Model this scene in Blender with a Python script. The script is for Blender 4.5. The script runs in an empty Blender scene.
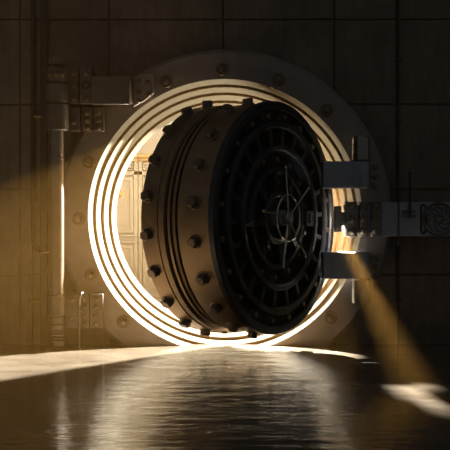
import bpy, bmesh, math, random
from mathutils import Vector, Matrix
random.seed(7)
S = bpy.context.scene
C = S.collection
PI = math.pi
CAM_H, CAM_D, F = 1.21, 10.0, 1000.0     # lens height, distance to the vault frame, focal length in pixels
AXZ = 1.30                                # height of the centre of the round opening
WALL_Y = 0.12                             # front of the concrete wall; the frame's face is at y = 0

def X(px, y=0.0): return (px - 225) / F * (CAM_D + y)
def Z(py, y=0.0): return CAM_H - (py - 225) / F * (CAM_D + y)

# ------------------------------------------------------------------ materials
def new_mat(name):
    m = bpy.data.materials.new(name); m.use_nodes = True
    nt = m.node_tree; b = nt.nodes['Principled BSDF']
    return m, nt, b

def noise(nt, scale, detail=4, rough=0.6, stretch=None, rot=None):
    tc = nt.nodes.new('ShaderNodeTexCoord'); mp = nt.nodes.new('ShaderNodeMapping')
    n = nt.nodes.new('ShaderNodeTexNoise')
    nt.links.new(tc.outputs['Object'], mp.inputs['Vector'])
    nt.links.new(mp.outputs['Vector'], n.inputs['Vector'])
    if stretch: mp.inputs['Scale'].default_value = stretch
    if rot: mp.inputs['Rotation'].default_value = rot
    n.inputs['Scale'].default_value = scale; n.inputs['Detail'].default_value = detail
    n.inputs['Roughness'].default_value = rough
    return n.outputs['Fac']

def ramp(nt, fac, c0, c1, p0=0.3, p1=0.7):
    r = nt.nodes.new('ShaderNodeValToRGB')
    r.color_ramp.elements[0].position = p0; r.color_ramp.elements[1].position = p1
    r.color_ramp.elements[0].color = (*c0, 1); r.color_ramp.elements[1].color = (*c1, 1)
    nt.links.new(fac, r.inputs['Fac']); return r.outputs['Color']

def mrange(nt, fac, a, b, lo=0.3, hi=0.7):
    r = nt.nodes.new('ShaderNodeMapRange')
    r.inputs['From Min'].default_value = lo; r.inputs['From Max'].default_value = hi
    r.inputs['To Min'].default_value = a; r.inputs['To Max'].default_value = b
    nt.links.new(fac, r.inputs['Value']); return r.outputs['Result']

def bump(nt, b, fac, strength, dist=0.01):
    n = nt.nodes.new('ShaderNodeBump'); n.inputs['Strength'].default_value = strength
    n.inputs['Distance'].default_value = dist
    nt.links.new(fac, n.inputs['Height']); nt.links.new(n.outputs['Normal'], b.inputs['Normal'])

def metal(name, c0, c1, metallic=0.8, r0=0.3, r1=0.5, scale=6, bmp=0.15, stretch=None):
    m, nt, b = new_mat(name)
    f = noise(nt, scale, 6, 0.65, stretch)
    nt.links.new(ramp(nt, f, c0, c1), b.inputs['Base Color'])
    b.inputs['Metallic'].default_value = metallic
    nt.links.new(mrange(nt, f, r0, r1), b.inputs['Roughness'])
    f2 = noise(nt, scale * 9, 4, 0.7, stretch)
    bump(nt, b, f2, bmp, 0.004)
    return m

M = {}
M['frame'] = metal('weathered_steel', (.22, .18, .15), (.32, .265, .22), .35, .38, .6, 5, .25)
M['hinge'] = metal('hinge_steel', (.12, .10, .083), (.19, .165, .14), .5, .32, .5, 7, .2)
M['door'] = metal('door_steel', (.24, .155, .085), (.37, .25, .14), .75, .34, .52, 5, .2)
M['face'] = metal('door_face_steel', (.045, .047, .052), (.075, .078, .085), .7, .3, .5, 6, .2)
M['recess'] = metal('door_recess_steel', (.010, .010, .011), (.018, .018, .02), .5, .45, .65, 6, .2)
M['bolt'] = metal('bolt_steel', (.16, .115, .08), (.25, .185, .13), .7, .32, .5, 12, .2)
M['pole'] = metal('pole_steel', (.30, .27, .23), (.34, .30, .26), .85, .26, .3, 1.5, .0)
M['chrome'] = metal('polished_steel', (.55, .5, .45), (.65, .6, .55), 1.0, .16, .26, 10, .05)
M['arm'] = metal('hinge_arm_steel', (.28, .30, .335), (.36, .385, .425), .35, .38, .55, 5, .2)
M['sleeve'] = metal('sleeve_enamel', (.105, .085, .052), (.125, .102, .064), 0, .7, .8, 14, .12)
M['sleeve'].node_tree.nodes['Principled BSDF'].inputs['Specular IOR Level'].default_value = .1
M['groove'] = metal('sleeve_groove', (.26, .16, .07), (.34, .21, .10), 0, .7, .8, 10, .1)
M['groove'].node_tree.nodes['Principled BSDF'].inputs['Specular IOR Level'].default_value = .1
M['conduit'] = metal('conduit_steel', (.05, .045, .04), (.09, .08, .07), .6, .4, .55, 8, .1)
M['brass'] = metal('brass', (.45, .28, .12), (.6, .4, .18), .9, .3, .4, 8, .1)
M['cabinet'] = metal('cream_enamel', (.33, .28, .20), (.38, .33, .24), 0, .45, .6, 3, .05)
M['cornice'] = metal('gilded_cornice', (.42, .27, .11), (.52, .35, .16), .3, .4, .55, 6, .1)
M['room'] = metal('vault_plaster', (.52, .48, .40), (.58, .54, .45), 0, .7, .8, 3, .05)
M['black'] = metal('black_gap', (.012, .012, .012), (.02, .02, .02), .2, .6, .8, 3, .05)

def wall_material():
    m, nt, b = new_mat('aged_concrete')
    f = noise(nt, 3.0, 7, 0.7)
    st = noise(nt, 2.6, 7, 0.8, (5.0, 1.0, 0.7))
    mx = nt.nodes.new('ShaderNodeMix'); mx.data_type = 'RGBA'; mx.blend_type = 'MULTIPLY'
    mx.inputs['Factor'].default_value = 0.85
    nt.links.new(ramp(nt, f, (.13, .10, .075), (.24, .19, .145)), mx.inputs['A'])
    nt.links.new(ramp(nt, st, (.62, .60, .58), (1, 1, 1), .32, .62), mx.inputs['B'])
    nt.links.new(mx.outputs['Result'], b.inputs['Base Color'])
    b.inputs['Roughness'].default_value = .78
    bump(nt, b, noise(nt, 14, 8, .75, (1.5, 1, .7)), .5, .012)
    return m
M['wall'] = wall_material()

def floor_material():
    m, nt, b = new_mat('polished_dark_floor')
    f = noise(nt, 1.3, 6, .65, (1.0, 1.6, 1))
    nt.links.new(ramp(nt, f, (.075, .056, .038), (.158, .128, .094), .35, .68), b.inputs['Base Color'])
    g = noise(nt, 2.2, 8, .72, (1.0, 2.4, 1))
    nt.links.new(mrange(nt, g, .07, .22, .38, .62), b.inputs['Roughness'])
    b.inputs['Specular IOR Level'].default_value = .21; b.inputs['Specular Tint'].default_value = (1, .82, .52, 1)
    h1 = noise(nt, 2.0, 5, .6, (1.0, 2.6, 1))
    h2 = noise(nt, 16, 4, .6, (.8, 1.6, 1))
    ad = nt.nodes.new('ShaderNodeMath'); ad.operation = 'MULTIPLY_ADD'
    ad.inputs[1].default_value = .10
    nt.links.new(h2, ad.inputs[0]); nt.links.new(h1, ad.inputs[2])
    bump(nt, b, ad.outputs[0], .34, .025)
    return m
M['floor'] = floor_material()

# ------------------------------------------------------------------ mesh builder
class MB:
    def __init__(s): s.bm = bmesh.new()
    def box(s, x0, x1, y0, y1, z0, z1, mat=None):
        vs = [s.bm.verts.new((x, y, z)) for x in (x0, x1) for y in (y0, y1) for z in (z0, z1)]
        for q in ((0, 1, 3, 2), (4, 6, 7, 5), (0, 4, 5, 1), (2, 3, 7, 6), (0, 2, 6, 4), (1, 5, 7, 3)):
            s.bm.faces.new([vs[i] for i in q])
        if mat is not None:
            for v in vs: v.co = mat @ v.co
        return s
    def loft(s, rings, closed_ends=True):
        rr = [[s.bm.verts.new(p) for p in r] for r in rings]
        n = len(rr[0])
        for a, b in zip(rr, rr[1:]):
            for i in range(n):
                s.bm.faces.new((a[i], a[(i + 1) % n], b[(i + 1) % n], b[i]))
        if closed_ends:
            s.bm.faces.new(rr[0][::-1]); s.bm.faces.new(rr[-1])
        return s
    def prof(s, origin, axis, pts, seg=32, ends=True, phase=0.0):
        """pts = (distance along axis, radius) around an axis line"""
        axis = Vector(axis).normalized(); o = Vector(origin)
        u = axis.orthogonal().normalized()
        if abs(axis.z) < .9:
            u = Vector((0, 0, 1)) - axis * axis.z; u.normalize()
        w = axis.cross(u)
        rings = []
        for t, r in pts:
            rings.append([o + axis * t + (u * math.cos(a) + w * math.sin(a)) * r
                          for a in [phase + 2 * PI * i / seg for i in range(seg)]])
        return s.loft(rings, ends)
    def cyl(s, p0, p1, r, seg=24, r1=None, phase=0.0):
        d = Vector(p1) - Vector(p0)
        return s.prof(p0, d, [(0, r), (d.length, r if r1 is None else r1)], seg, True, phase)
    def tube(s, pts, r, seg=10, closed=False):
        P = [Vector(p) for p in pts]; n = len(P); rings = []
        prev = None
        for i in range(n):
            if closed: d = P[(i + 1) % n] - P[i - 1]
            else: d = P[min(i + 1, n - 1)] - P[max(i - 1, 0)]
            d.normalize()
            u = d.orthogonal().normalized() if prev is None else (prev - d * prev.dot(d)).normalized()
            prev = u; w = d.cross(u)
            rings.append([P[i] + (u * math.cos(a) + w * math.sin(a)) * r for a in [2 * PI * k / seg for k in range(seg)]])
        if closed: rings.append(rings[0])
        return s.loft(rings, not closed)
    def ring(s, c, axis, R, r, seg=48, tseg=8):
        axis = Vector(axis).normalized(); u = Vector((0, 0, 1)) if abs(axis.z) < .9 else Vector((1, 0, 0))
        u = (u - axis * u.dot(axis)).normalized(); w = axis.cross(u); c = Vector(c)
        return s.tube([c + (u * math.cos(a) + w * math.sin(a)) * R for a in [2 * PI * i / seg for i in range(seg)]], r, tseg, True)
    def torus_prof(s, origin, axis, pts, seg=96):
        """closed profile lathe (no end caps): a solid ring"""
        return s.prof(origin, axis, pts + [pts[0]], seg, False)
    def build(s, name, mat, parent=None, bevel=0.0, smooth=True):
        bmesh.ops.remove_doubles(s.bm, verts=s.bm.verts, dist=1e-5)
        bmesh.ops.recalc_face_normals(s.bm, faces=s.bm.faces)
        me = bpy.data.meshes.new(name); s.bm.to_mesh(me); s.bm.free()
        o = bpy.data.objects.new(name, me); C.objects.link(o)
        me.materials.append(mat)
        if bevel:
            md = o.modifiers.new('bevel', 'BEVEL'); md.width = bevel; md.segments = 2
            md.limit_method = 'ANGLE'; md.angle_limit = math.radians(35)
        if smooth:
            me.set_sharp_from_angle(angle=math.radians(35)) if hasattr(me, 'set_sharp_from_angle') else None
            for p in me.polygons: p.use_smooth = True
            try: me.set_sharp_from_angle(angle=math.radians(35))
            except Exception: pass
        if parent is not None: o.parent = parent
        return o

def tag(o, label=None, cat=None, group=None, kind=None):
    if label: o['label'] = label
    if cat: o['category'] = cat
    if group: o['group'] = group
    if kind: o['kind'] = kind
    return o
def empty(name, loc, rz=0.0, **k):
    o = bpy.data.objects.new(name, None); C.objects.link(o)
    o.location = loc; o.rotation_euler = (0, 0, rz); o.empty_display_size = .1
    return tag(o, **k)
def local(root):
    """meshes are written in world coordinates and re-based on their thing's empty"""
    for ch in list(root.children):
        ch.matrix_parent_inverse = Matrix.Translation(-Vector(root.location))
def hexbolt(mb, p, n, r, h, washer=True, ph=0.0, seg=6):
    p = Vector(p); n = Vector(n).normalized()
    if washer: mb.prof(p - n * .01, n, [(0, r * 1.5), (.018, r * 1.5), (.022, r * 1.35)], 20)
    mb.prof(p, n, [(0, r), (h * .8, r), (h, r * .82)], seg, True, ph)
def roundbolt(mb, p, n, r, h, washer=0):
    p = Vector(p); n = Vector(n).normalized()
    if washer: mb.prof(p - n * .005, n, [(0, r * washer), (.011, r * washer), (.014, r * washer * .92)], 24)
    mb.prof(p, n, [(0, r), (h * .45, r), (h * .85, r * .78), (h, r * .45)], 16)

# ------------------------------------------------------------------ the setting
m = MB(); m.box(-6, 6, -12.5, 5.2, -.2, 0)
tag(m.build('floor', M['floor'], smooth=False), kind='structure')

HOLE = 1.46
def disc_cutter():
    c = MB(); c.cyl((0, -1, AXZ), (0, 2, AXZ), HOLE, 128)
    return c.build('cut', M['wall'], smooth=False)
def apply_mods(o):
    dg = bpy.context.evaluated_depsgraph_get(); dg.update()
    me = bpy.data.meshes.new_from_object(o.evaluated_get(dg)); o.modifiers.clear(); o.data = me
cut = disc_cutter()
w = MB(); w.box(-6, 6, WALL_Y + .03, .62, 0, 5.2)
wo = w.build('wall_facade', M['wall'], smooth=False)
# precast panels with open seams between them
pan = MB()
vx = [-5.99] + [X(p, WALL_Y) for p in (-190, -75, 20, 33, 109, 223, 334, 397, 510, 620)] + [5.99]
vz = [0.0] + [Z(p, WALL_Y) for p in (275, 189.5, 104.5, 19.5, -66)] + [5.2]
for i in range(len(vx) - 1):
    for j in range(len(vz) - 1):
        g = .009
        pan.box(vx[i] + g, vx[i + 1] - g, WALL_Y + random.uniform(0, .004), WALL_Y + .05, vz[j] + (g if j else 0), vz[j + 1] - g)
po = pan.build('wall_facade_panels', M['wall'], smooth=False)
for o in (wo, po):
    md = o.modifiers.new('b', 'BOOLEAN'); md.object = cut; md.solver = 'EXACT'; md.operation = 'DIFFERENCE'
    apply_mods(o)
bpy.data.objects.remove(cut)
md = po.modifiers.new('bv', 'BEVEL'); md.width = .006; md.segments = 2; md.limit_method = 'ANGLE'
tag(wo, kind='structure')
po.parent = wo

# strong room behind the wall
VX, VZ, VY = 3.4, 4.4, 4.6
def wallbox(name, *a):
    q = MB(); q.box(*a); return tag(q.build(name, M['room'], smooth=False), kind='structure')
wallbox('wall_left', -VX - .2, -VX, .62, VY, 0, VZ)
wallbox('wall_right', VX, VX + .2, .62, VY, 0, VZ)
wallbox('wall_rear', -VX - .2, VX + .2, VY, VY + .2, 0, VZ)
wallbox('ceiling', -VX - .2, VX + .2, .62, VY + .2, VZ, VZ + .2)

# ------------------------------------------------------------------ round vault frame
fr = empty('vault_frame', (0, 0, 0), label='huge round steel door frame with bright stepped rings set in the concrete wall', cat='vault frame')
O = (0, 0, AXZ); AY = (0, 1, 0)
q = MB()
q.torus_prof(O, AY, [(.15, 1.40), (.0, 1.372), 
                     (0.0, 1.635), (.035, 1.67), (.125, 1.67), (.145, 1.60), (.3, 1.45), (.3, 1.40)], 160)
q.build('flange', M['frame'], fr)
# stepped sleeve: four tapering bands, each followed by a narrow shadow step
band_px = [(137.0, 131.3), (128.8, 123.4), (121.0, 115.7), (113.3, 108.6)]
DEPTH = [0.0, .15, .30, .45, .60]
for k, (a, b) in enumerate(band_px):
    y0, y1 = DEPTH[k], DEPTH[k + 1]
    ra, rb = a / F * (CAM_D + y0), b / F * (CAM_D + y1)
    s_ = MB()
    s_.prof(O, AY, [(y0, ra), (y1, rb), (y1, rb + .05), (y0 + .02, ra + .045), (y0 + .001, ra + .001), (y0, ra)], 192, False)
    s_.build('sleeve_ring', M['sleeve'], fr)
    if k < 3:
        rn = band_px[k + 1][0] / F * (CAM_D + y1)
        g_ = MB()
        g_.prof(O, AY, [(y1 - .001, rb + .02), (y1 - .001, rn - .0005), (y1 + .006, rn - .0005), (y1 + .006, rb + .02), (y1 - .001, rb + .02)], 192, False)
        g_.build('sleeve_step', M['groove'], fr)
for i in range(16):
    a = 2 * PI * (i + .0) / 16 + .02
    p = (math.cos(a) * 1.465, 0, AXZ + math.sin(a) * 1.465)
    if p[2] < .06: continue
    # positions taken up by the locking bar and hinge plates stay free
    if i in (0, 6): continue
    q = MB(); roundbolt(q, p, (0, -1, 0), .032, .035, 2.1)
    q.ring((p[0], -.012, p[2]), AY, .055, .006, 24, 6)
    q.build('bolt', M['bolt'], fr)

# ------------------------------------------------------------------ the vault door
TH = math.radians(56)
DR = 1.055   # the door is built at this radius and scaled to fit the frame
DS = 1.03
door = empty('vault_door', (.502, -.67, 0), TH,
             label='massive round steel vault door standing open, studded with bolts, spoked handwheel on its face', cat='vault door')
DC = Vector((0, 0, 1.275))
def dlathe(name, pts, mat, seg=128, parent=door):
    q = MB(); q.torus_prof(DC, AY, pts, seg); return q.build(name, mat, parent)
# rear flange with its row of studs
dlathe('rear_flange', [(.50, .6), (.50, 1.03), (.512, 1.05), (.55, 1.052), (.555, 1.043), (.575, 1.043), (.58, 1.052),
                       (.745, 1.052), (.765, 1.035), (.765, .6)], M['door'])
dlathe('middle_ring', [(.385, .6), (.385, .955), (.405, .955), (.41, 1.02), (.435, 1.025), (.44, .985), (.455, .985),
                       (.46, 1.03), (.485, 1.03), (.49, .96), (.50, .96), (.50, .6)], M['door'])
dlathe('barrel', [(.045, .98), (.045, 1.03), (.055, 1.04), (.365, 1.04), (.385, 1.02), (.385, .6), (.10, .6), (.10, .98)], M['door'])
# face rings
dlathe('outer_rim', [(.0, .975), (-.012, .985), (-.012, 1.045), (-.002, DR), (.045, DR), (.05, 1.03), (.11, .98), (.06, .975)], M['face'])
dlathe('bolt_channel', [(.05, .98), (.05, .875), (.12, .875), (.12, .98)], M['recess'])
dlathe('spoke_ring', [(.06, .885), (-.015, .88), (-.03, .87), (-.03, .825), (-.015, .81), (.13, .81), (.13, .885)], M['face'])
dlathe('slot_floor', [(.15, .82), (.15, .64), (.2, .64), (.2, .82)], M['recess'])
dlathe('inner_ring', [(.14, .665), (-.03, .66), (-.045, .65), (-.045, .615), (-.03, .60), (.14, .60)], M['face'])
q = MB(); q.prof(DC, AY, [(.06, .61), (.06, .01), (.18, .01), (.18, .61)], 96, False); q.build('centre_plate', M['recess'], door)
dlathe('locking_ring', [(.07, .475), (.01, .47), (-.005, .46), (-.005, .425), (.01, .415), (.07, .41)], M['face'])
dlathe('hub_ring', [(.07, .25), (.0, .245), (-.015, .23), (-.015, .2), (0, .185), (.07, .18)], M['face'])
def dvec(a, r, y=0.0): return DC + Vector((math.cos(a) * r, y, math.sin(a) * r))
for i in range(22):                                    # radial bars between the rings
    a = 2 * PI * i / 22 + .05
    q = MB()
    Mx = Matrix.Translation(DC) @ Matrix.Rotation(-a, 4, 'Y')
    q.box(.65, .825, -.005, .155, -.024, .024, Mx)
    q.build('rib', M['face'], door, .006)
N = 20
for i in range(N):
    a = 2 * PI * i / N + PI / N * .9
    n = Vector((math.cos(a), 0, math.sin(a)))
    q = MB(); p = dvec(a, 1.045, .685)
    q.prof(p - n * .02, n, [(0, .058), (.03, .058), (.034, .05)], 24)
    hexbolt(q, p, n, .054, .062, False); q.build('stud', M['bolt'], door, .004)
    a2 = a + PI / N * .35
    n = Vector((math.cos(a2), 0, math.sin(a2)))
    q = MB(); p = dvec(a2, 1.035, .2)
    q.prof(p - n * .02, n, [(0, .062), (.03, .062), (.034, .054)], 24)
    hexbolt(q, p, n, .05, .062, False, .3); q.build('stud', M['bolt'], door, .004)
    q = MB(); p = dvec(a2, .928, .05)
    hexbolt(q, p, (0, -1, 0), .03, .06, True); q.build('bolt', M['bolt'], door, .003)
for i in range(14):
    a = 2 * PI * i / 14 + .2
    q = MB(); roundbolt(q, dvec(a, .54, .06), (0, -1, 0), .03, .045, 1.35); q.build('bolt', M['bolt'], door)
for i in range(8):                                     # short locking bolts between hub and locking ring
    a = 2 * PI * i / 8 + .12
    Mx = Matrix.Translation(DC) @ Matrix.Rotation(-a, 4, 'Y')
    q = MB(); q.box(.25, .415, -.0, .06, -.028, .028, Mx); q.box(.30, .345, -.02, .0, -.04, .04, Mx)
    q.build('locking_bolt', M['face'], door, .006)
for a, r0, r1 in ((0.0, .47, .60), (PI, .47, .60)):
    Mx = Matrix.Translation(DC) @ Matrix.Rotation(-a, 4, 'Y')
    q = MB(); q.box(r0 - .01, r1 + .01, -.03, .06, -.075, .075, Mx); q.box(r0 + .03, r1 - .03, -.045, -.03, -.045, .045, Mx)
    q.build('lock_box', M['face'], door, .008)
# handwheel with long handles
wheel = MB(); WY = -.10
wheel.prof(DC, (0, -1, 0), [(-.06, .075), (.05, .075), (.06, .06), (.10, .055), (.115, .045), (.125, .02)], 32)
hw = wheel.build('handwheel', M['arm'], door)
q = MB(); q.ring(DC + Vector((0, WY, 0)), AY, .205, .0105, 72, 10); q.build('wheel_rim', M['chrome'], hw)
q = MB(); q.ring(DC + Vector((0, WY - .01, 0)), AY, .055, .009, 40, 8); q.build('hub_rim', M['chrome'], hw)
for deg in (98, 38, -50, -104, 172):
    a = math.radians(deg)
    q = MB(); q.tube([dvec(a, .05, WY), dvec(a, .30, WY - .005), dvec(a, .46, WY - .01)], .0105, 10)
    q.prof(dvec(a, .43, WY - .01), dvec(a, 1) - DC, [(0, .0105), (.015, .0145), (.03, .0145), (.04, .008)], 12)
    q.build('handle', M['chrome'], hw)

for ob in [door] + list(door.children_recursive):       # size every mesh of the door about its centre
    if ob.type == 'MESH':
        ob.data.transform(Matrix.Translation(DC) @ Matrix.Scale(DS, 4) @ Matrix.Translation(-DC))
# ------------------------------------------------------------------ hinge arms at the right
def px_box(mb, x0, x1, py0, py1, y0, y1):
    mb.box(X(x0, y0), X(x1, y0), y0, y1, Z(py1, y0), Z(py0, y0)); return mb
def hinge_arm(py0, py1, pin0, pin1, label):
    r = empty('door_hinge', (X(361, -.2), -.2, Z(max(py1, pin1), -.3)), label=label, cat='hinge', group='hinges carrying the round door')
    q = MB(); px_box(q, 323, 352, py0, py1, -.34, -.10)
    q.build('arm', M['arm'], r, .012)
    q = MB(); cx = X(360.5, -.2)
    q.prof((cx, -.2, Z(py1, -.3)), (0, 0, 1), [(0, .085), (.008, .09), (Z(py0, -.3) - Z(py1, -.3) - .008, .09), (Z(py0, -.3) - Z(py1, -.3), .085)], 40)
    px_box(q, 351, 360, py0 + .2, py1 - .2, -.285, -.11)
    q.box(cx - .03, cx + .03, -.2, -.001, Z(py1, -.3) + .03, Z(py0, -.3) - .03)
    q.build('knuckle', M['arm'], r, .006)
    q = MB(); z0, z1 = sorted((Z(pin0, -.3), Z(pin1, -.3)))
    q.prof((cx + .005, -.2, z0), (0, 0, 1), [(0, .078), (.012, .088), (z1 - z0 - .012, .088), (z1 - z0, .078)], 40)
    q.build('pin', M['pole'], r)
    local(r); return r
hinge_arm(161, 188, 135.5, 160.5, 'upper dark steel hinge arm joining the round door to the frame, pin standing above it')
hinge_arm(252.5, 279, 279.5, 304.5, 'lower dark steel hinge arm joining the round door to the frame, pin hanging below it')
def bolt_plate(px0, px1, py0, py1, label):
    r = empty('bolt_plate', (X((px0 + px1) / 2), 0, Z(py1)), label=label, cat='bolt plate', group='small plates right of the hinge arms')
    q = MB(); px_box(q, px0, px1, py0, py1, -.016, -.0005); q.build('plate', M['frame'], r, .004)
    for k in range(3):
        q = MB(); roundbolt(q, (X((px0 + px1) / 2, 0), -.016, Z(py0 + (k + .5) * (py1 - py0) / 3)), (0, -1, 0), .026, .02, 1.15)
        q.build('bolt', M['bolt'], r)
    local(r)
bolt_plate(370.5, 379, 163, 190, 'small steel plate with three bolts beside the upper hinge arm')
bolt_plate(370.5, 379, 254, 281, 'small steel plate with three bolts beside the lower hinge arm')

# ------------------------------------------------------------------ locking bar at the right
lb = empty('locking_bar', (X(400), 0, Z(237)), label='long horizontal steel bar with bolted blocks, lever and round emblem across the right wall', cat='locking bar')
q = MB(); px_box(q, 372, 394, 202, 236.5, -.09, -.001); px_box(q, 393.9, 470, 202, 236.5, -.09, WALL_Y - .002)
px_box(q, 344, 373, 205, 233, -.07, -.001)
q.build('bar', M['arm'], lb, .006)
for (a, b, yy, bx) in ((346, 357.5, -.17, 352.3), (360, 368, -.15, 363.8), (371.5, 382, -.13, 375.8)):
    q = MB(); px_box(q, a, b, 201.5, 236.8, yy, -.02); blk = q.build('block', M['hinge'], lb, .008)
    for k in range(3):
        q = MB(); roundbolt(q, (X(bx, yy), yy, Z(206.5 + 12.3 * k, yy)), (0, -1, 0), .030, .022, 1.2)
        q.build('bolt', M['bolt'], blk)
q = MB(); px_box(q, 335, 341.5, 206, 232, -.16, -.06); px_box(q, 341, 347, 212, 226, -.14, -.06); q.build('latch', M['hinge'], lb, .006)
q = MB()
px_box(q, 402.5, 416, 210, 212.2, -.125, -.08); px_box(q, 402.5, 416, 214.8, 217, -.125, -.08); px_box(q, 402.5, 404.5, 210, 217, -.12, -.08)
q.build('lever_bracket', M['hinge'], lb, .003)
q = MB(); q.tube([(X(410, -.14), -.14, Z(217, -.14)), (X(410, -.14), -.14, Z(174, -.14))], .013, 12)
q.prof((X(410, -.14), -.14, Z(174, -.14)), (0, 0, 1), [(0, .013), (.008, .016), (.02, .016), (.026, .008)], 14)
q.build('lever', M['conduit'], lb)
q = MB()                                              # raised slot rim
cx, r_ = X(423.5, -.1), .022
pts = [(cx + math.cos(a) * r_, -.095, Z(207, -.1) + math.sin(a) * r_) for a in [PI * k / 10 for k in range(11)]] + \
      [(cx + math.cos(a) * r_, -.095, Z(231, -.1) + math.sin(a) * r_) for a in [PI + PI * k / 10 for k in range(11)]]
q.tube(pts, .009, 8, True); q.build('slot_rim', M['black'], lb)
q = MB(); ec = Vector((X(439, -.1), -.10, Z(219, -.1)))
q.ring(ec, AY, .155, .014, 56, 8); q.ring(ec, AY, .115, .007, 48, 6); q.ring(ec, AY, .035, .012, 24, 6)
for k in range(10):
    a = 2 * PI * k / 10; b = a + 1.1
    q.tube([ec + Vector((math.cos(a) * .035, 0, math.sin(a) * .035)), ec + Vector((math.cos(a + .5) * .08, -.006, math.sin(a + .5) * .08)),
            ec + Vector((math.cos(b) * .15, 0, math.sin(b) * .15))], .007, 6)
q.build('round_emblem', M['hinge'], lb)
local(lb)

# ------------------------------------------------------------------ hinge post at the left
PY = -.22
pxc = X(57, PY)
def bolts_on(parent, lst, y, r=.026, h=.02, wsh=1.2, ring=()):
    for i, (bx, by) in enumerate(lst):
        q = MB(); roundbolt(q, (X(bx, y), y, Z(by, y)), (0, -1, 0), r, h, wsh)
        q.build('bolt', M['bolt'], parent)
def plate(name, x0, x1, py0, py1, y0, y1, parent, mat='hinge', bv=.007):
    q = MB(); px_box(q, x0, x1, py0, py1, y0, y1); return q.build(name, M[mat], parent, bv)
ph = empty('hinge_post', (pxc, PY, 0), label='tall vertical steel post with thick collars standing left of the round frame', cat='post')
q = MB(); q.prof((pxc - .0, PY, Z(297, PY)), (0, 0, 1), [(0, .068), (Z(130, PY) - Z(297, PY), .068)], 40); q.build('pole', M['pole'], ph)
def collar(py0, py1, r, name='collar', mat='hinge'):
    z0, z1 = Z(py1, PY), Z(py0, PY); q = MB()
    q.prof((pxc, PY, z0), (0, 0, 1), [(0, r - .014), (.010, r), (z1 - z0 - .010, r), (z1 - z0, r - .014)], 48)
    return q.build(name, M[mat], ph)
collar(55, 66, .080, 'cap'); collar(66, 68.5, .070); c1 = collar(68.5, 82.5, .102)
collar(82.5, 84, .085); collar(84, 102.8, .108, 'knuckle'); collar(102.8, 104, .09); collar(104, 131, .112, 'knuckle')
for a in (-2.2, -1.57, -.9):
    n = Vector((math.cos(a), math.sin(a), 0)); q = MB()
    roundbolt(q, Vector((pxc, PY, Z(75.5, PY))) + n * .1, n, .022, .02, 1.2); q.build('bolt', M['bolt'], c1)
collar(294.5, 316, .082, 'knuckle'); collar(316, 324, .066); collar(324, 330, .074); collar(330, 333, .060)
collar(333, 336.5, .072); collar(336.5, 340, .06); collar(339.5, 346.5, .070, 'foot')
for za, zb in ((128, 87), (314, 297)):
    q = MB(); q.box(pxc - .05, pxc + .05, PY + .06, WALL_Y - .005, Z(za, 0), Z(zb, 0)); q.build('wall_bracket', M['hinge'], ph)
local(ph)

# upper arm reaching from the post to the frame
ua = empty('crane_arm', (X(100), 0, Z(106)), label='upper left steel arm with bolted plates and long plain box reaching the round frame', cat='hinge arm')
a1 = plate('end_plate', 67.5, 78.5, 68, 103.5, -.15, WALL_Y, ua)
bolts_on(a1, [(74, 73), (74, 84.5), (74, 98)], -.15)
a2 = plate('end_plate', 79.8, 91, 67, 103.8, -.17, WALL_Y, ua)
bolts_on(a2, [(86, 73), (86, 98)], -.17)
q = MB(); q.ring((X(86, -.18), -.175, Z(85, -.18)), AY, .034, .008, 28, 8); q.build('eye_ring', M['black'], a2)
plate('link', 78.3, 80, 70, 102, -.12, .02, ua, 'black', 0)
q = MB(); y0, y1 = -.19, -.002                            # the plain box, its right end sloping back to the frame
x0, x1, x2 = X(91, y0), X(129.5, y0), X(134, -.04)
zt, zb = Z(76, y0), Z(104.5, y0)
v = [q.bm.verts.new(p) for p in ((x0, y0, zb), (x1, y0, zb), (x2, -.04, zb + .03), (x2, y1, zb + .03), (x0, y1, zb),
                                 (x0, y0, zt), (x1, y0, zt), (x2, -.04, zt + .0), (x2, y1, zt + .0), (x0, y1, zt))]
for f in ((4, 3, 2, 1, 0), (5, 6, 7, 8, 9), (0, 1, 6, 5), (1, 2, 7, 6), (2, 3, 8, 7), (3, 4, 9, 8), (4, 0, 5, 9)): q.bm.faces.new([v[i] for i in f])
q.build('box_beam', M['hinge'], ua, .01)
q = MB(); yb = -.06                                     # bolted pad following the ring
pp = [(133.5, 106.5), (133.5, 77), (141, 73.5), (154, 73), (154, 93), (144, 101)]
fa = [q.bm.verts.new((X(a, yb), yb, Z(b, yb))) for a, b in pp]; fb = [q.bm.verts.new((X(a, yb), -.001, Z(b, yb))) for a, b in pp]
q.bm.faces.new(fa); q.bm.faces.new(fb[::-1])
for i in range(6): q.bm.faces.new((fa[i], fa[(i + 1) % 6], fb[(i + 1) % 6], fb[i]))
pad = q.build('pad', M['frame'], ua, .006)
bolts_on(pad, [(147.5, 83), (138.8, 92), (149, 94.5), (138.5, 101)], yb, .024)
bolts_on(pad, [(139, 80.5)], yb, .018, .012)
local(ua)

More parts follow.
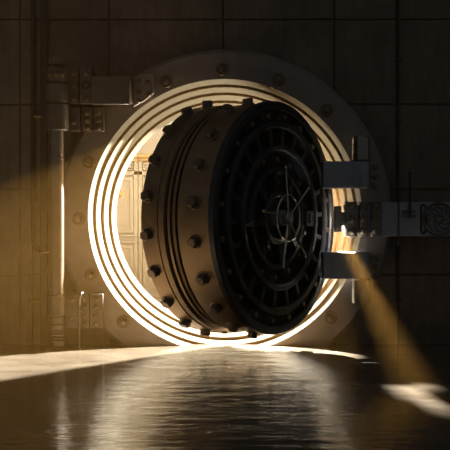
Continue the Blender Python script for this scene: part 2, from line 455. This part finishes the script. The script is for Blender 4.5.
def hinge_leaf(name_label, plates, py0, py1, with_rod=False):
    r = empty('hinge_leaf', (X(85), 0, Z(py1)), label=name_label, cat='hinge leaf', group='bolted leaves between post and round frame')
    for (a, b, y0, bl, back) in plates:
        p = plate('plate', a, b, py0, py1, y0, WALL_Y - .002 if back else -.001, r)
        bolts_on(p, bl, y0, .027, .02)
    local(r); return r
hinge_leaf('upper left steel leaf of three bolted plates under the long arm',
           [(66, 80, -.13, [(73.5, 122)], True), (81.3, 92.3, -.10, [(87, 112.5), (87, 120), (87, 127.5)], False), (93.6, 104, -.09, [(98.5, 112.5), (98.5, 120), (98.5, 127.5)], False)],
           107, 131.3)
lh = hinge_leaf('lower left golden lit leaf of three bolted plates just above the floor',
           [(65, 79, -.12, [(72, 318), (72, 299.5)], True), (79.6, 89, -.10, [(84, 299.3), (84, 307.4), (84, 315.8), (84, 324)], False),
            (90, 103, -.09, [(96.2, 299.3), (96.2, 307.4), (96.2, 315.8), (96.2, 324)], False)], 294, 328.5)
rod = empty('lever_rod', (X(78.8, -.2), -.2, 0), label='thin upright hooked rod standing in front of the lower left hinge leaf', cat='rod')
q = MB(); xr = X(79, -.2)
q.tube([(xr, -.2, 0.0), (xr, -.2, Z(300, -.2)), (xr + .01, -.2, Z(296, -.2)), (xr + .02, -.19, Z(293.5, -.2)), (xr + .03, -.16, Z(293, -.2)), (xr + .03, -.115, Z(295, -.2))], .0115, 12)
q.prof((xr, -.2, 0), (0, 0, 1), [(0, .03), (.01, .03), (.014, .016)], 20)
q.build('rod', M['hinge'], rod); local(rod)

# ------------------------------------------------------------------ conduits and clips on the wall
def conduit(pts, r, label, saddles=()):
    e = empty('conduit', (pts[0][0], WALL_Y - .03, pts[-1][2]), label=label, cat='conduit')
    q = MB(); q.tube(pts, r, 12); q.build('pipe', M['conduit'], e)
    for z in saddles:
        q = MB(); q.ring((pts[0][0], WALL_Y - r - .002, z), (0, 0, 1), r + .006, .008, 20, 6)
        q.box(pts[0][0] - .035, pts[0][0] + .035, WALL_Y - .012, WALL_Y + .002, z - .012, z + .012); q.build('saddle', M['conduit'], e)
    local(e)
yc = WALL_Y - .022
conduit([(X(33, yc), yc, 3.9), (X(33, yc), yc, Z(242, yc)), (X(33.6, yc), yc, Z(245, yc)), (X(39, yc), yc, Z(249.5, yc)), (X(41, yc), yc, Z(250.5, yc)), (X(41, yc), yc + .03, Z(250.8, yc))], .02,
        'thin dark conduit running down the left wall and jogging right at its end', (Z(40, .1), Z(74, .1), Z(200, .1)))
conduit([(X(398.6, yc), yc, 3.9), (X(398.6, yc), yc, Z(196, yc)), (X(398.6, -.115), -.115, Z(193, -.1)), (X(398.6, -.115), -.115, Z(245, -.1)),
         (X(398.6, yc), yc, Z(248, yc)), (X(398.6, yc), yc, Z(330, yc)), (X(398.6, yc), yc, .0)], .010,
        'thin dark conduit running down the right wall across the locking bar', (Z(60, .1), Z(120, .1), Z(300, .1)))
def wall_clip(x0, x1, py0, py1, label):
    e = empty('wall_clip', (X((x0 + x1) / 2), WALL_Y, Z(py1)), label=label, cat='bracket', group='small metal clips left of the post')
    q = MB(); px_box(q, x0, x1, py0, py1, WALL_Y - .07, WALL_Y); q.build('bar', M['brass'], e, .006)
    q = MB(); px_box(q, x0 - .6, x0 + 1.2, py0 - 1, py1 + 1, WALL_Y - .02, WALL_Y); q.build('base', M['conduit'], e, .002)
    local(e)
wall_clip(33.5, 41.5, 115.3, 117.3, 'small metal clip on the left wall beside the upper hinge knuckle')
wall_clip(40, 48, 251.3, 253.2, 'small metal clip at the lower end of the left conduit')
wall_clip(29, 40, 300.5, 302, 'thin metal bar clip low on the left wall beside the post base')
# flat pilaster strip between conduit and post
q = MB(); q.box(X(41, WALL_Y), X(48, WALL_Y), WALL_Y - .05, WALL_Y + .01, 0, 3.9)
tag(q.build('trim_1', M['conduit'], None, .005), kind='structure')

# ------------------------------------------------------------------ furniture of the strong room
CY = 4.0
def cabinet(xc, w_, label):
    r = empty('panelled_cabinet', (xc, CY, 0), label=label, cat='cabinet', group='cream panelled cabinets along the rear of the strong room')
    def Zc(py): return Z(py, CY)
    h = w_ / 2
    q = MB(); q.box(-h + .004, h - .004, .03, .58, 0, Zc(160)); o = q.build('body', M['cabinet'], r, .005)
    q = MB(); q.box(-h, h, -.06, .58, Zc(158), Zc(154)); q.box(-h, h, -.03, .58, Zc(161), Zc(158)); q.build('cornice', M['cornice'], r, .012)
    q = MB(); q.box(-h + .004, h - .004, 0, .03, Zc(175), Zc(171)); q.box(-h + .004, h - .004, -.015, .03, Zc(243), Zc(241)); q.box(-h + .004, h - .004, -.015, .03, Zc(236.5), Zc(234.5))
    q.box(-h + .004, -h + .06, .0, .03, 0, Zc(161)); q.box(h - .06, h - .004, 0, .03, 0, Zc(161)); q.box(-h, h, -.02, .03, 0, .16)
    q.build('rails', M['cabinet'], r, .004)
    for s in (-1, 1):
        x0, x1 = (-h + .07, -.012) if s < 0 else (.012, h - .07)
        for (za, zb, nm) in ((Zc(233), Zc(177), 'door'), (.2, Zc(245), 'door'), (Zc(170), Zc(162.5), 'frieze')):
            q = MB(); q.box(x0, x1, .012, .03, za, zb)
            t = .045 if nm == 'door' else .02
            for (a, b, c, d) in ((x0, x1, za, za + t), (x0, x1, zb - t, zb), (x0, x0 + t, za + t, zb - t), (x1 - t, x1, za + t, zb - t)):
                q.box(a, b, -.006, .012, c, d)
            if nm == 'door': q.box(x0 + t + .05, x1 - t - .05, .0, .012, za + t + .06, zb - t - .06)
            d_ = q.build(nm, M['cabinet'], r, .004)
            if nm == 'frieze':
                q = MB(); xm = (x0 + x1) / 2
                q.box(xm - .05, xm + .05, -.02, .012, (za + zb) / 2 - .045, (za + zb) / 2 + .045); q.build('square_block', M['cornice'], d_, .01)
            elif za > 1:
                q = MB(); q.prof(((x0 + x1) / 2 + s * -.0, -.0, Zc(194)), (0, -1, 0), [(0, .055), (.012, .055), (.02, .035), (.045, .032), (.055, .02)], 28)
                q.build('dial', M['cornice'], d_)
    return r
cw = .86
lab = {-3: 'cream panelled cabinet in the left corner of the strong room', -2: 'cream panelled cabinet seen through the gap left of the open door',
       -1: 'cream panelled cabinet mostly behind the studded door barrel', 0: 'cream panelled cabinet behind the middle of the round door',
       1: 'cream panelled cabinet behind the right of the round door', 2: 'cream panelled cabinet behind the hinge arms'}
x00 = X(138, CY)         # joint between two cabinets
for k in range(-2, 2):
    cabinet(x00 + cw * (k + 1.5), cw, lab[k])

# ------------------------------------------------------------------ haze in the hall
q = MB(); q.box(-4.6, 4.6, -4.2, -.003, .001, 4.6)
hz = q.build('haze', M['black'], smooth=False)
m, nt, b = new_mat('dusty_air'); nt.nodes.remove(b)
vs = nt.nodes.new('ShaderNodeVolumeScatter'); vs.inputs['Color'].default_value = (1, .51, .105, 1)
vs.inputs['Density'].default_value = .0128; vs.inputs['Anisotropy'].default_value = .25
nt.links.new(vs.outputs[0], nt.nodes['Material Output'].inputs['Volume'])
hz.data.materials[0] = m
tag(hz, 'dusty golden haze hanging in the air in front of the vault', 'haze', kind='stuff')

# ------------------------------------------------------------------ lights
def light(name, kind, loc, energy, color, target=None, **k):
    d = bpy.data.lights.new(name, kind); d.energy = energy; d.color = color
    for a, v_ in k.items(): setattr(d, a, v_)
    o = bpy.data.objects.new(name, d); C.objects.link(o); o.location = loc
    if target is not None: o.rotation_euler = (Vector(target) - Vector(loc)).to_track_quat('-Z', 'Y').to_euler()
    return o
WARM = (1.0, .94, .82)
light('unseen_beam_spot', 'SPOT', (2.5, 3.3, 3.8), 41000, WARM, (-.3, 0, 1.1), spot_size=math.radians(50), spot_blend=.15, shadow_soft_size=.09)
light('unseen_beam_spot', 'SPOT', (.78, 3.0, 3.2), 24000, WARM, (.60, -.6, 0), spot_size=math.radians(17), spot_blend=.5, shadow_soft_size=.03)  # added narrow spot, only for the light strip under the door's right side
light('unseen_beam_spot', 'SPOT', (1.04, 1.6, 1.78), 30000, WARM, (1.18, -.1, 1.03), spot_size=math.radians(17), spot_blend=.4, shadow_soft_size=.05)  # added spot aimed through the hinge gap to make the right beam and floor patch
light('strong_room_ceiling_light', 'AREA', (0, 2.6, 4.2), 90, (1, .92, .76), (0, 2.6, 0), shape='RECTANGLE', size=3.5, size_y=2.0)
light('sleeve_fill_light', 'AREA', (.1, 1.3, .06), 240, (1, .93, .78), (.0, .9, 2.4), shape='RECTANGLE', size=1.6, size_y=.3)  # added unseen fill to brighten the upper sleeve bands, not a room fixture
# faint cool ambient fill added to the hall
wd = bpy.data.worlds.new('World'); S.world = wd; wd.use_nodes = True
wd.node_tree.nodes['Background'].inputs['Color'].default_value = (.92, .96, 1, 1)
wd.node_tree.nodes['Background'].inputs['Strength'].default_value = .055

# ------------------------------------------------------------------ camera
cd = bpy.data.cameras.new('camera'); cam = bpy.data.objects.new('camera', cd); C.objects.link(cam)
cam.location = (0, -CAM_D, CAM_H); cam.rotation_euler = (PI / 2, 0, 0)
cd.sensor_width = 36; cd.lens = 36 * F / 450; cd.clip_end = 100
S.camera = cam
vs_ = S.view_settings; vs_.view_transform = 'Standard'; vs_.look = 'None'; vs_.gamma = 1; vs_.use_curve_mapping = False
vs_.exposure = 0.0
S.cycles.volume_bounces = 0
S.cycles.max_bounces = 10
